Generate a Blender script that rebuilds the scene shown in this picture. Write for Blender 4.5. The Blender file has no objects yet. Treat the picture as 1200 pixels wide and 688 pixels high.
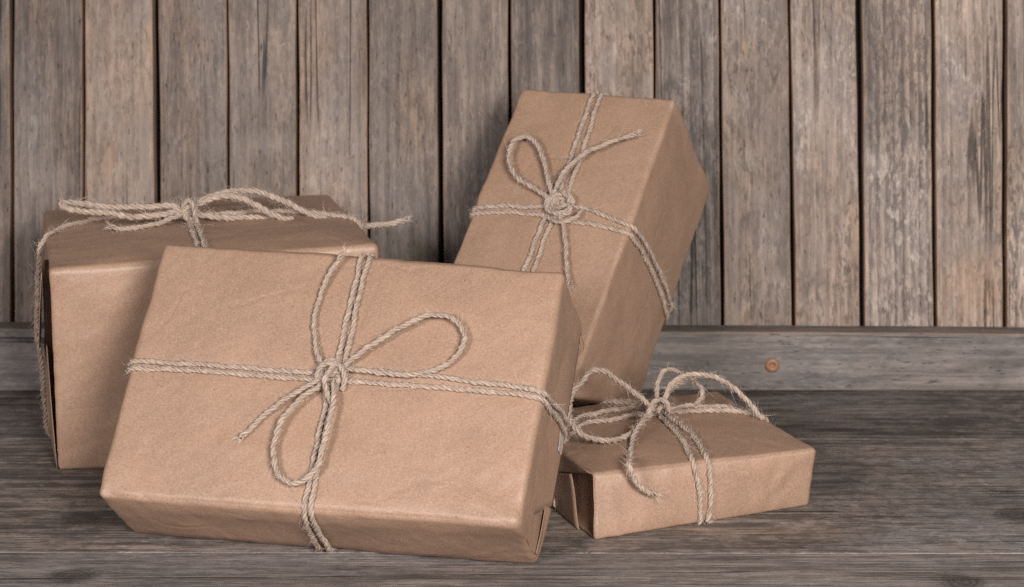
import bpy, bmesh, math, random
import numpy as np
from mathutils import Vector, Matrix
from mathutils.bvhtree import BVHTree

random.seed(7); RNG = np.random.default_rng(11)
S = bpy.context.scene
COL = S.collection

# ------------------------------------------------------------------ camera, world, lamps, exposure
F_PX, PITCH, CAM_H, CAM_D = 2410.8013, 0.2342439, 0.4838165, 1.67
CAM = np.array([0, -CAM_D, CAM_H])
FW = np.array([0, math.cos(PITCH), -math.sin(PITCH)])
UP = np.array([0, math.sin(PITCH), math.cos(PITCH)])
cd = bpy.data.cameras.new('camera'); co = bpy.data.objects.new('camera', cd); COL.objects.link(co)
cd.sensor_width = 36; cd.lens = 36*F_PX/1200; cd.clip_end = 50; cd.clip_start = .02
co.location = CAM; co.rotation_euler = (math.pi/2-PITCH, 0, 0)
cd.dof.use_dof = True; cd.dof.focus_distance = 1.36; cd.dof.aperture_fstop = 13
S.camera = co
S.cycles.use_denoising = False
S.view_settings.view_transform = 'Standard'; S.view_settings.look = 'None'
S.view_settings.exposure = 0; S.view_settings.gamma = 1; S.view_settings.use_curve_mapping = False
W = bpy.data.worlds.new('World'); S.world = W; W.use_nodes = True
W.node_tree.nodes['Background'].inputs[0].default_value = (1.0, .955, .94, 1)
W.node_tree.nodes['Background'].inputs[1].default_value = .03

def area(name, az, el, dist, size, power, col, target=(0, -.2, .08)):
    l = bpy.data.lights.new(name, 'AREA'); l.shape = 'SQUARE'; l.size = size; l.energy = power; l.color = col
    o = bpy.data.objects.new(name, l); COL.objects.link(o)
    a, e = math.radians(az), math.radians(el); t = Vector(target)
    o.location = t + dist*Vector((math.sin(a)*math.cos(e), -math.cos(a)*math.cos(e), math.sin(e)))
    o.rotation_euler = (t-o.location).to_track_quat('-Z', 'Y').to_euler()
    return o
area('key_softbox', 17, 21, 1.95, .55, 53, (1, .965, .93), (.02, -.3, .08))
area('fill_softbox', -30, 20, 2.0, .38, 25, (1, .955, .945), (0, -.3, .1))

# ------------------------------------------------------------------ small helpers
def nrm(a): return a/np.maximum(np.linalg.norm(a, axis=-1, keepdims=True), 1e-12)
def ray(px, py): return FW+(px-600)/F_PX*np.array([1, 0, 0.])+(344-py)/F_PX*UP
def on_plane(px, py, o, n):
    d = ray(px, py); return CAM+d*(((o-CAM)@n)/(d@n))
FLOOR = lambda px, py: on_plane(px, py, np.zeros(3), np.array([0, 0, 1.]))

def mesh_obj(name, v, f, mat, parent=None, loc=(0, 0, 0), smooth=True, uv=None, kind=None):
    me = bpy.data.meshes.new(name)
    loc = np.asarray(loc, float)
    v = np.asarray(v, float)-loc
    if isinstance(f, np.ndarray):
        k = f.shape[1]
        me.vertices.add(len(v)); me.vertices.foreach_set('co', v.ravel())
        me.loops.add(f.size); me.loops.foreach_set('vertex_index', f.ravel().astype(np.int32))
        me.polygons.add(len(f)); me.polygons.foreach_set('loop_start', np.arange(0, f.size, k, dtype=np.int32))
        me.polygons.foreach_set('loop_total', np.full(len(f), k, np.int32))
        me.update(calc_edges=True); me.validate()
    else:
        me.from_pydata(v.tolist(), [], f)
    if uv is not None:
        L = me.uv_layers.new(name='UVMap')
        idx = np.empty(len(me.loops), np.int32); me.loops.foreach_get('vertex_index', idx)
        L.data.foreach_set('uv', np.asarray(uv, np.float32)[idx].ravel())
    me.polygons.foreach_set('use_smooth', [smooth]*len(me.polygons))
    me.materials.append(mat)
    o = bpy.data.objects.new(name, me); COL.objects.link(o)
    if parent is not None: o.parent = parent
    else: o.location = loc
    if kind: o['kind'] = kind
    return o

def empty(name, loc, label=None, cat=None, group=None, kind=None):
    o = bpy.data.objects.new(name, None); COL.objects.link(o); o.location = loc; o.empty_display_size = .02
    if label: o['label'] = label
    if cat: o['category'] = cat
    if group: o['group'] = group
    if kind: o['kind'] = kind
    return o

class NT:
    def __init__(s, name):
        s.m = bpy.data.materials.new(name); s.m.use_nodes = True; s.t = s.m.node_tree
        s.b = s.t.nodes['Principled BSDF']
    def n(s, typ, ins=None, **kw):
        x = s.t.nodes.new('ShaderNode'+typ)
        for k, v in kw.items(): setattr(x, k, v)
        for k, v in (ins or {}).items():
            if isinstance(v, bpy.types.NodeSocket): s.t.links.new(v, x.inputs[k])
            else: x.inputs[k].default_value = v
        return x
    def link(s, a, b): s.t.links.new(a, b)
    def math(s, op, a, b=0., c=None, clamp=False):
        i = {0: a, 1: b}
        if c is not None: i[2] = c
        return s.n('Math', i, operation=op, use_clamp=clamp).outputs[0]
    def mix(s, f, a, b, blend='MIX'):
        x = s.n('Mix', {0: f, 6: a, 7: b}, data_type='RGBA', blend_type=blend); return x.outputs[2]
    def noise(s, vec, scale, detail=4, rough=.55, dist=0.):
        return s.n('TexNoise', {'Vector': vec, 'Scale': scale, 'Detail': detail, 'Roughness': rough, 'Distortion': dist}).outputs[0]
    def mapping(s, vec, sc, loc=(0, 0, 0), rot=(0, 0, 0)):
        return s.n('Mapping', {'Vector': vec, 'Scale': sc, 'Location': loc, 'Rotation': rot}).outputs[0]
    def ramp(s, fac, lo, hi):
        return s.n('MapRange', {0: fac, 1: lo, 2: hi, 3: 0., 4: 1.}, clamp=True, interpolation_type='SMOOTHSTEP').outputs[0]
    def attr(s, nm): return s.n('Attribute', attribute_name=nm, attribute_type='OBJECT')

# ------------------------------------------------------------------ materials
def wood_material():
    k = NT('weathered_wood')
    oc = k.n('TexCoord').outputs['Object']
    seed = k.attr('seed').outputs['Vector']
    p = k.n('VectorMath', {0: oc, 1: seed}, operation='ADD').outputs[0]
    tone, warm = k.attr('tone').outputs['Fac'], k.attr('warm').outputs['Fac']
    ring, con = k.attr('ring').outputs['Fac'], k.attr('contrast').outputs['Fac']
    # growth rings: lines along the board (local X), wandering slowly
    sep = k.n('SeparateXYZ', {0: p})
    rfreq = k.attr('ring_freq').outputs['Fac']
    nr = k.noise(k.mapping(p, (1.3, 15, 15)), 1., 3, .45)
    wob = k.noise(k.mapping(p, (9, 160, 160)), 1., 5, .65)
    v = k.math('ADD', k.math('MULTIPLY', sep.outputs[1], k.math('MULTIPLY', rfreq, .159)), k.math('MULTIPLY', nr, 2.8))
    g = k.math('FRACT', k.math('ADD', v, k.math('MULTIPLY', k.math('SUBTRACT', wob, .5), .5)))
    rings = k.math('MULTIPLY', k.ramp(g, .30, .92), k.ramp(g, 1.0, .94))
    rings = k.math('MULTIPLY', rings, k.ramp(wob, .28, .60))
    # hairline splits that follow the grain
    nc = k.noise(k.mapping(p, (.8, 34, 34), (3, 5, 9)), 1., 3, .45)
    crack = k.ramp(k.math('ABSOLUTE', k.math('SUBTRACT', nc, .47)), .010, .002)
    crack = k.math('MULTIPLY', crack, k.ramp(k.noise(k.mapping(p, (5, 12, 12), (6, 2, 2)), 1., 2), .50, .60))
    # fibres
    p = k.n('VectorMath', {0: p, 1: k.attr('grain').outputs['Vector']}, operation='MULTIPLY').outputs[0]
    fine = k.noise(k.mapping(p, (30, 640, 640)), 1., 5, .70)
    mid = k.noise(k.mapping(p, (12, 210, 210)), 1., 6, .62, .2)
    fl = k.noise(k.mapping(p, (120, 800, 800)), 1., 4, .65)
    mott = k.noise(k.mapping(p, (75, 130, 130)), 1., 6, .72, .4)
    blot = k.noise(k.mapping(p, (9, 17, 17)), 1., 6, .66, .4)
    blot2 = k.noise(k.mapping(p, (5.5, 12, 12), (4, 7, 2)), 1., 6, .66, .6)
    grey = k.n('RGB'); grey.outputs[0].default_value = (.196, .162, .145, 1)
    dark = k.n('RGB'); dark.outputs[0].default_value = (.058, .049, .046, 1)
    tan = k.n('RGB'); tan.outputs[0].default_value = (.320, .222, .165, 1)
    light = k.n('RGB'); light.outputs[0].default_value = (.360, .305, .268, 1)
    blue = k.n('RGB'); blue.outputs[0].default_value = (.158, .144, .144, 1)
    c = k.mix(k.ramp(blot2, .40, .66), grey.outputs[0], blue.outputs[0])
    c = k.mix(k.math('MULTIPLY', k.ramp(blot, .35, .7), warm), c, tan.outputs[0])
    c = k.mix(k.math('MULTIPLY', k.ramp(mid, .44, .68), .30), c, light.outputs[0])
    dk = k.ramp(k.math('ADD', mid, k.math('MULTIPLY', k.math('SUBTRACT', blot2, .5), .6)), .52, .36)
    c = k.mix(k.math('MULTIPLY', dk, con), c, dark.outputs[0])
    c = k.mix(k.math('MULTIPLY', k.math('MULTIPLY', rings, ring), .95), c, dark.outputs[0])
    c = k.mix(k.math('MULTIPLY', k.ramp(mott, .50, .36), k.math('MULTIPLY', con, .55)), c, dark.outputs[0])
    c = k.mix(k.math('MULTIPLY', k.ramp(mott, .54, .66), .28), c, light.outputs[0])
    # flaking grey weathering: small crisp patches, gathered in places
    fk = k.noise(k.mapping(p, (95, 210, 210), (3, 8, 1)), 1., 8, .72, .3)
    fm = k.ramp(blot, .40, .60)
    flake = k.attr('flake').outputs['Fac']
    c = k.mix(k.math('MULTIPLY', k.math('MULTIPLY', k.ramp(fk, .49, .55), fm), flake), c, (.070, .060, .054, 1))
    fk2 = k.noise(k.mapping(p, (110, 230, 230), (9, 2, 6)), 1., 8, .72, .3)
    c = k.mix(k.math('MULTIPLY', k.math('MULTIPLY', k.ramp(fk2, .53, .59), k.ramp(blot2, .45, .62)), k.math('MULTIPLY', flake, .7)), c, (.40, .355, .325, 1))
    # browner streaks where the surface has worn through, along the grain
    nt = k.noise(k.mapping(p, (1.1, 26, 26), (7, 4, 2)), 1., 4, .5)
    stk = k.math('MULTIPLY', k.ramp(k.math('ABSOLUTE', k.math('SUBTRACT', nt, .52)), .016, .003), k.ramp(blot, .48, .62))
    c = k.mix(k.math('MULTIPLY', stk, k.math('MULTIPLY', warm, .5)), c, (.40, .27, .18, 1))
    c = k.mix(k.math('MULTIPLY', crack, .8), c, (.022, .018, .016, 1))
    # fine dark fibre lines and pale worn flecks
    c = k.mix(k.math('MULTIPLY', k.ramp(fine, .49, .37), k.math('MULTIPLY', con, .95)), c, dark.outputs[0])
    c = k.mix(k.math('MULTIPLY', k.ramp(fl, .58, .68), .45), c, light.outputs[0])
    # darker grime patches and pale lichen-like stains
    gr = k.noise(k.mapping(p, (16, 32, 32), (1, 3, 5)), 1., 7, .75, .8)
    c = k.mix(k.math('MULTIPLY', k.ramp(gr, .54, .66), .32), c, dark.outputs[0])
    st = k.noise(k.mapping(p, (30, 40, 40), (8, 1, 3)), 1., 6, .7, .5)
    c = k.mix(k.math('MULTIPLY', k.ramp(st, .66, .76), .5), c, (.42, .40, .40, 1))
    pit = k.noise(k.mapping(p, (130, 600, 600)), 1., 3, .6)
    c = k.mix(k.math('MULTIPLY', k.ramp(pit, .36, .26), .75), c, (.03, .026, .024, 1))
    # knots: darker rings round a given spot of the board
    for nm in ('knot_a', 'knot_b'):
        dv = k.n('VectorMath', {0: oc, 1: k.attr(nm).outputs['Vector']}, operation='SUBTRACT').outputs[0]
        dv = k.mapping(dv, (1, 1.15, 0))
        dl = k.n('VectorMath', {0: dv}, operation='LENGTH').outputs['Value']
        dl = k.math('ADD', dl, k.math('MULTIPLY', k.math('SUBTRACT', mott, .5), .016))
        rg = k.math('ADD', k.math('MULTIPLY', k.math('SINE', k.math('MULTIPLY', dl, 1500.)), .15), .7)
        c = k.mix(k.math('MULTIPLY', k.ramp(dl, .022, .008), rg), c, (.034, .026, .022, 1))
    # a few marks of their own: pale scuffs and one browner worn patch
    for nm, colr, sz in (('scuff_a', (.46, .43, .42, 1), .020), ('scuff_b', (.46, .43, .42, 1), .016), ('patch', (.33, .20, .12, 1), .034)):
        dv = k.n('VectorMath', {0: oc, 1: k.attr(nm).outputs['Vector']}, operation='SUBTRACT').outputs[0]
        dv = k.mapping(dv, (1.0 if nm == 'patch' else 1.8, 1., 0))
        dl = k.n('VectorMath', {0: dv}, operation='LENGTH').outputs['Value']
        dl = k.math('ADD', dl, k.math('MULTIPLY', k.math('SUBTRACT', mott, .5), .10))
        c = k.mix(k.math('MULTIPLY', k.ramp(dl, sz, sz*.4), .10 if nm != 'patch' else .2), c, colr)
    # bare arrises: the sawn edges show browner wood
    uv = k.n('UVMap').outputs[0]
    ue = k.n('SeparateXYZ', {0: uv}).outputs[0]
    edge = k.ramp(k.math('ADD', ue, k.math('MULTIPLY', k.math('SUBTRACT', mid, .5), .9)), .45, .95)
    c = k.mix(k.math('MULTIPLY', edge, k.attr('edge').outputs['Fac']), c, (.30, .17, .10, 1))
    brd = k.n('VectorMath', {0: oc, 1: seed}, operation='ADD').outputs[0]
    brd = k.noise(k.mapping(brd, (6, 13, 13)), 1., 6, .62, .4)
    bf = k.n('MapRange', {0: brd, 1: .32, 2: .68, 3: .70, 4: 1.18}).outputs[0]
    tn = k.n('CombineColor', {0: k.math('MULTIPLY', tone, bf), 1: k.math('MULTIPLY', tone, bf), 2: k.math('MULTIPLY', tone, bf)}).outputs[0]
    c = k.mix(1., c, tn, 'MULTIPLY')
    c = k.mix(1., c, k.attr('tint').outputs['Color'], 'MULTIPLY')
    k.link(c, k.b.inputs['Base Color'])
    h = k.math('ADD', k.math('MULTIPLY', fine, .55), k.math('MULTIPLY', mid, .7))
    h = k.math('SUBTRACT', h, k.math('MULTIPLY', k.math('MULTIPLY', rings, ring), .5))
    h = k.math('SUBTRACT', h, k.math('MULTIPLY', crack, 1.2))
    h = k.math('SUBTRACT', h, k.math('MULTIPLY', k.ramp(pit, .38, .24), .5))
    bp = k.n('Bump', {'Strength': .9, 'Distance': .0014, 'Height': k.math('ADD', h, k.math('MULTIPLY', mott, .5))})
    k.link(bp.outputs[0], k.b.inputs['Normal'])
    k.link(k.math('ADD', .55, k.math('MULTIPLY', fine, .3)), k.b.inputs['Roughness'])
    k.b.inputs['Specular IOR Level'].default_value = .35
    return k.m

def kraft_material(name, base, mirror=0.):
    k = NT(name)
    p = k.n('TexCoord').outputs['Object']
    seed = k.attr('seed').outputs['Vector']
    p = k.n('VectorMath', {0: p, 1: seed}, operation='ADD').outputs[0]
    cloud = k.noise(p, 22., 4, .55)
    form = k.noise(p, 700., 4, .7)
    grain = k.noise(p, 1500., 2, .6)
    fib = k.noise(k.mapping(p, (260, 1900, 1900), rot=(.5, .4, .8)), 1., 2, .5)
    fib2 = k.noise(k.mapping(p, (1900, 260, 700), rot=(.2, .9, .3)), 1., 2, .5)
    speck = k.n('TexVoronoi', {'Vector': p, 'Scale': 300., 'Randomness': 1.}, feature='F1')
    cell = k.n('SeparateColor', {0: speck.outputs['Color']})
    sp = k.math('MULTIPLY', k.math('LESS_THAN', speck.outputs['Distance'], k.math('MULTIPLY', cell.outputs[1], .16)),
                k.math('GREATER_THAN', cell.outputs[0], .72))
    lo = tuple(x*.76 for x in base)+(1,); hi = tuple(min(1, x*1.20) for x in base)+(1,)
    f = k.math('ADD', k.math('MULTIPLY', cloud, .18), k.math('MULTIPLY', form, .40))
    f = k.math('ADD', f, k.math('MULTIPLY', grain, .42))
    c = k.mix(k.ramp(f, .36, .64), lo, hi)
    c = k.mix(k.math('MULTIPLY', k.ramp(fib, .62, .75), .35), c, (.62, .46, .34, 1))
    c = k.mix(k.math('MULTIPLY', k.ramp(fib2, .66, .78), .35), c, (.22, .13, .08, 1))
    c = k.mix(k.math('MULTIPLY', sp, .65), c, (.10, .06, .04, 1))
    k.link(c, k.b.inputs['Base Color'])
    h = k.math('ADD', k.math('MULTIPLY', form, .8), k.math('MULTIPLY', grain, .5))
    bp = k.n('Bump', {'Strength': .35, 'Distance': .0005, 'Height': h})
    cr = k.noise(p, 55., 5, .6, .5)
    wp = k.n('VectorMath', {0: p, 1: k.n('VectorMath', {0: k.n('TexNoise', {'Vector': p, 'Scale': 30., 'Detail': 3}).outputs['Color'], 1: (.02, .02, .02)}, operation='MULTIPLY').outputs[0]}, operation='ADD').outputs[0]
    ve = k.n('TexVoronoi', {'Vector': wp, 'Scale': 17.}, feature='DISTANCE_TO_EDGE').outputs['Distance']
    msk = k.ramp(k.noise(p, 16., 2), .48, .62)
    crs = k.math('MULTIPLY', k.ramp(ve, .0, .05), msk)
    cr = k.math('ADD', cr, k.math('MULTIPLY', crs, .35))
    bp2 = k.n('Bump', {'Strength': .30, 'Distance': .002, 'Height': cr, 'Normal': bp.outputs[0]})
    k.link(bp2.outputs[0], k.b.inputs['Normal'])
    k.link(k.math('ADD', .40, k.math('MULTIPLY', form, .2)), k.b.inputs['Roughness'])
    k.b.inputs['Specular IOR Level'].default_value = .62
    return k.m

def twine_material():
    k = NT('jute_twine')
    uv = k.n('UVMap').outputs[0]
    a = k.noise(k.mapping(uv, (110, 5.5, 1)), 1., 4, .6)
    b = k.noise(k.mapping(uv, (260, 26, 1)), 1., 3, .6)
    d = k.noise(k.mapping(uv, (28, 1, 1)), 1., 3)
    f = k.math('ADD', k.math('MULTIPLY', a, .45), k.math('MULTIPLY', b, .55))
    c = k.mix(k.ramp(f, .36, .62), (.145, .103, .080, 1), (.56, .430, .345, 1))
    c = k.mix(k.math('MULTIPLY', k.ramp(d, .4, .7), .3), c, (.34, .26, .21, 1))
    k.link(c, k.b.inputs['Base Color'])
    bp = k.n('Bump', {'Strength': .8, 'Distance': .0006, 'Height': f})
    k.link(bp.outputs[0], k.b.inputs['Normal'])
    k.b.inputs['Roughness'].default_value = .75
    k.b.inputs['Specular IOR Level'].default_value = .25
    return k.m

def plain(name, col, rough=.6):
    k = NT(name); p = k.n('TexCoord').outputs['Object']
    n_ = k.noise(p, 400., 5, .65)
    c = k.mix(n_, tuple(x*.6 for x in col)+(1,), tuple(min(1, x*1.3) for x in col)+(1,))
    k.link(c, k.b.inputs['Base Color']); k.b.inputs['Roughness'].default_value = rough
    bp = k.n('Bump', {'Strength': .4, 'Distance': .0005, 'Height': n_}); k.link(bp.outputs[0], k.b.inputs['Normal'])
    return k.m

M_WOOD = wood_material()
M_KRAFT = kraft_material('kraft_paper', (.318, .197, .134))
M_TWINE = twine_material()
M_FUZZ = plain('jute_fibre', (.75, .62, .53), .7)
M_DARK = plain('dark_backing', (.012, .010, .009), .9)
M_PLUG = plain('rusty_brown_screw', (.27, .14, .075), .5)
M_TAPE = plain('white_tape', (.42, .34, .29), .5)

# ------------------------------------------------------------------ boards
BOARD_M = {}
def board(name, P00, P10, P11, P01, normal, thick, parent, loc, tone=1., warm=.3, ring=.2, contrast=.5, freq=700., edge=.6,
          bevel=.0012, nl=24, label=None, wave=.0006, knots=(), marks=None, grain=(1, 1, 1), tint=(1, 1, 1), flake=.5):
    """A plank whose front face has the corners P00 (length start, left), P10 (length end, left), P11, P01; local X runs along it."""
    P = [np.asarray(q, float) for q in (P00, P10, P11, P01)]
    X = nrm((P[1]+P[2]-P[0]-P[3])/2); Z = nrm(np.asarray(normal, float)); Z = nrm(Z-X*(Z@X)); Y = np.cross(Z, X)
    cen = sum(P)/4
    q = [np.array([(a-cen)@X, (a-cen)@Y]) for a in P]
    r = np.random.default_rng(abs(hash((round(cen[0], 4), round(cen[2], 4), round(cen[1], 4)))) % 2**32)
    ph = r.uniform(0, 6.28, 6)
    # cross-section: (t across 0..1 pulled in by inset, depth) ; closed ring
    w = np.linalg.norm(q[3]-q[0])
    bv = bevel
    prof = [(0, -thick, 0), (0, -bv, .9), (bv*.35, -bv*.3, 1.), (bv*1.1, 0, .55), (bv*3, .0, 0), ]
    prof = prof+[(w/2, .0003, 0)]+[(w-a, b, e) for a, b, e in prof[::-1]]
    n = len(prof); V = []; UV = []
    for i in range(nl+1):
        t = i/nl
        A = q[0]*(1-t)+q[1]*t; B = q[3]*(1-t)+q[2]*t
        wa = wave*(math.sin(t*9+ph[0])+.6*math.sin(t*23+ph[1])); wb = wave*(math.sin(t*8+ph[2])+.6*math.sin(t*27+ph[3]))
        dz = .0005*math.sin(t*5+ph[4])
        A = A+(B-A)/np.linalg.norm(B-A)*wa*.5; B = B+(B-A)/np.linalg.norm(B-A)*wb*.5
        for a, b, e in prof:
            s = a/w
            c = A*(1-s)+B*s
            V.append((c[0], c[1], b+(dz if b > -thick else 0))); UV.append((e, t))
    Fc = []
    for i in range(nl):
        for j in range(n):
            j2 = (j+1) % n
            Fc.append((i*n+j, i*n+j2, (i+1)*n+j2, (i+1)*n+j))
    Fc.append(tuple(range(n))[::-1]); Fc.append(tuple(range(nl*n, nl*n+n)))
    sgn = np.cross(q[1]-q[0], q[3]-q[0])
    if sgn > 0: Fc = [f[::-1] for f in Fc]
    o = mesh_obj(name, V, Fc, M_WOOD, parent, uv=UV, smooth=False)
    R = Matrix((X, Y, Z)).transposed().to_4x4(); R.translation = Vector(cen-np.asarray(loc))
    o.matrix_local = R
    o['tone'] = float(tone); o['warm'] = float(warm); o['ring'] = float(ring); o['contrast'] = float(contrast)
    o['ring_freq'] = float(freq); o['edge'] = float(edge); o['seed'] = [float(x) for x in r.uniform(-40, 40, 3)]
    BOARD_M[o.name] = R.copy(); Ri = np.array(R.inverted()); kk = [(9., 9., 9.)]*2
    for i, q in enumerate(knots): kk[i] = tuple((Ri@np.r_[np.asarray(q)-np.asarray(loc), 1])[:3])
    o['knot_a'] = [float(x) for x in kk[0]]; o['knot_b'] = [float(x) for x in kk[1]]
    for nm in ('scuff_a', 'scuff_b', 'patch'):
        q = (marks or {}).get(nm)
        o[nm] = [float(x) for x in ((Ri@np.r_[np.asarray(q)-np.asarray(loc), 1])[:3] if q is not None else (9, 9, 9))]
    o['flake'] = float(flake)
    o['tint'] = [float(x) for x in tint]
    o['grain'] = [float(x) for x in grain]
    if label: o['label'] = label
    return o

# table top: three long boards, closely butted
table = empty('table_top', (0, -.2, 0), kind='structure', label='dark weathered wooden table top of long horizontal boards')
TL = np.array([0, -.2, 0])
def tb(gr, ya, yb, yc, yd, **kw):   # ya, yb: back edge at left, right; yc, yd: front edge
    x0, x1 = -1.05, 1.05
    board('board', (x0, yc, 0), (x1, yd, 0), (x1, yb, 0), (x0, ya, 0), (0, 0, 1), .025, table, TL, nl=60, edge=0., wave=.0003, grain=gr, **kw)
tb((.8, .45, .45), .06, .06, -.1285, -.1345, tone=.86, warm=.3, ring=.16, flake=.7, contrast=.85, freq=420., bevel=.0006)
tb((.8, .45, .45), -.1290, -.1350, -.3755, -.3885, tone=1.06, warm=.5, ring=.12, flake=.55, contrast=.75, freq=360., bevel=.0006, knots=(FLOOR(95, 608), FLOOR(1190, 604)))
tb((.7, .85, .85), -.3761, -.3891, -.66, -.66, tone=1.17, warm=.08, ring=.06, flake=.35, contrast=.65, freq=420., bevel=.0007, knots=(FLOOR(85, 674), FLOOR(1128, 682)))

# wall of upright planks, leaning back a little, with a rail along its foot
LEAN = math.radians(13.4)
WN = np.array([0, -math.cos(LEAN), math.sin(LEAN)])
WO = np.array([0, .024, .05])
wall = empty('plank_wall', (0, .03, 0), label='wall of upright weathered brown and grey planks behind the parcels', cat='wall')
WL = np.array([0, .03, 0])
gaps = [(-154, -154, 4), (-70, -70, 4), (14, 14, 5), (98, 98, 3), (182, 186, 7), (266.5, 268, 3), (348, 350, 3.5), (431, 432.5, 3), (515.5, 517, 6),
        (597, 599, 3), (682, 684, 7.5), (767, 769, 3), (843.5, 847, 4), (925, 930.5, 4.5), (1006.5, 1011, 7), (1093, 1096.5, 5), (1177.5, 1178, 5.5), (1262, 1263, 4), (1347, 1348, 4)]
#        tone warm ring contrast freq
pl = [(.85, .3, .2, .5, 300), (.90, .4, .2, .5, 350), (.88, .50, .22, .50, 320), (1.10, .50, .12, .20, 280), (.90, .44, .25, .45, 420), (.96, .20, .20, .32, 320),
      (1.02, .55, .14, .26, 300), (.86, .46, .28, .42, 350), (.92, .14, .22, .36, 420), (.74, .04, .40, .55, 470), (1.14, .70, .30, .28, 420), (.84, .02, .62, .60, 560),
      (1.04, .46, .25, .26, 760), (1.20, .50, .35, .28, 760), (1.18, .14, .80, .46, 900), (1.26, .60, .45, .24, 800), (1.1, .4, .4, .4, 520), (1.1, .4, .4, .4, 520)]
gaps = [(-154-84*k, -154-84*k, 4) for k in (4, 3, 2, 1)]+gaps+[(1347+84*k, 1348+84*k, 4) for k in (1, 2, 3, 4)]
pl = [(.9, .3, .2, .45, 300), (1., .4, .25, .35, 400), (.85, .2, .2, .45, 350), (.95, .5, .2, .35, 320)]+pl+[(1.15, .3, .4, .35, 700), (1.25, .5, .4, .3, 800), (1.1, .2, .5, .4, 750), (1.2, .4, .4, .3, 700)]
def onwall(px, py, off): return on_plane(px, py, WO+WN*off, WN)
WM = {4: dict(scuff_a=onwall(262, 172, 0)), 5: dict(scuff_a=onwall(300, 170, 0), scuff_b=onwall(318, 166, 0)), 9: dict(scuff_a=onwall(548, 190, 0)),
      12: dict(scuff_a=onwall(872, 186, 0), scuff_b=onwall(885, 232, 0)), 15: dict(patch=onwall(1140, 338, 0)), 14: dict(scuff_a=onwall(1020, 190, 0)), 2: dict(scuff_a=onwall(60, 210, 0))}
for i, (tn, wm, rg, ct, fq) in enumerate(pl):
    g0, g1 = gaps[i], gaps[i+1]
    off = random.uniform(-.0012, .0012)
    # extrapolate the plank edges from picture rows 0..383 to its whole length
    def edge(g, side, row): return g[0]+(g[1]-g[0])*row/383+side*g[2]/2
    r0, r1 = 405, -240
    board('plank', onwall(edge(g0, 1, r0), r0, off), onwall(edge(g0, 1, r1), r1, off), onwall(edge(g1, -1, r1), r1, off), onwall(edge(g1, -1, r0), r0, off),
          WN, .016, wall, WL, tn*(.90+.016*min(max(i-4, 0), 17)), wm, rg, ct, fq, edge=.45, nl=40, tint=(1.05, .985, .925), flake=(.75 if i > 13 else .4), grain=(.8, 1, 1), marks=WM.get(i-4))  # tone rises to the right: the left wall's shade put into plank colour
bq = [onwall(x, y, -.0175) for x, y in ((-560, 440), (1760, 440), (1760, -260), (-560, -260))]
bq += [q-WN*.012 for q in bq]
mesh_obj('backing_board', np.array(bq)-WL, [(0, 1, 2, 3), (7, 6, 5, 4), (0, 4, 5, 1), (1, 5, 6, 2), (2, 6, 7, 3), (3, 7, 4, 0)], M_DARK, wall, smooth=False)
RN = np.array([0, -1., 0])
def onrail(px, py): return on_plane(px, py, np.zeros(3), RN)
def railpt(x, py0, py1, X):
    q = onrail(600, py0+(py1-py0)*(x/1200)); return np.array([X, 0, q[2]])
xl, xr = -.98, .98
def at_px(X): return 600+X*F_PX/1.74
tl = railpt(at_px(xl), 385.0, 391.5, xl); tr = railpt(at_px(xr), 385.0, 391.5, xr)
rail = board('bottom_rail', (xl, 0, .0004), (xr, 0, .0004), tr, tl, RN, .0236, wall, WL, 1.0, .0, .04, .30, 330, edge=.4, tint=(.97, .985, 1.0), flake=.35, bevel=.0016, nl=50, grain=(.6, .8, .8), marks=dict(scuff_a=onrail(1050, 402), scuff_b=onrail(985, 440)))
# the screw in the rail: a round head sunk slightly, with a slot
c0 = onrail(905, 428)
bm = bmesh.new()
prof = [(0, -.0004), (.0013, -.0003), (.0018, .0006), (.0030, .0016), (.0050, .0012), (.0062, .0002), (.0064, -.0015)]
ringv = []
for rr, zz in prof:
    ringv.append([bm.verts.new((c0[0]+rr*math.cos(a), -zz-.0004, c0[2]+rr*math.sin(a))) for a in np.linspace(0, 2*math.pi, 24, endpoint=False)] if rr else [bm.verts.new((c0[0], -zz-.0004, c0[2]))])
for a, b in zip(ringv, ringv[1:]):
    for j in range(24):
        j2 = (j+1) % 24
        bm.faces.new((a[0], b[j], b[j2]) if len(a) == 1 else (a[j], b[j], b[j2], a[j2]))
bmesh.ops.recalc_face_normals(bm, faces=bm.faces)
V = np.array([v.co for v in bm.verts]); V[:, [0, 2]] += RNG.normal(0, .00012, (len(V), 2))
FF = [tuple(v.index for v in f.verts) for f in (bm.verts.index_update() or bm.faces)]
ri = np.array(BOARD_M[rail.name].inverted())
Vl = (np.c_[V-WL, np.ones(len(V))]@ri.T)[:, :3]
sc = mesh_obj('screw_head', Vl, FF, M_PLUG, rail); sc['label'] = 'rusty orange-brown screw head'
bm.free()

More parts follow.
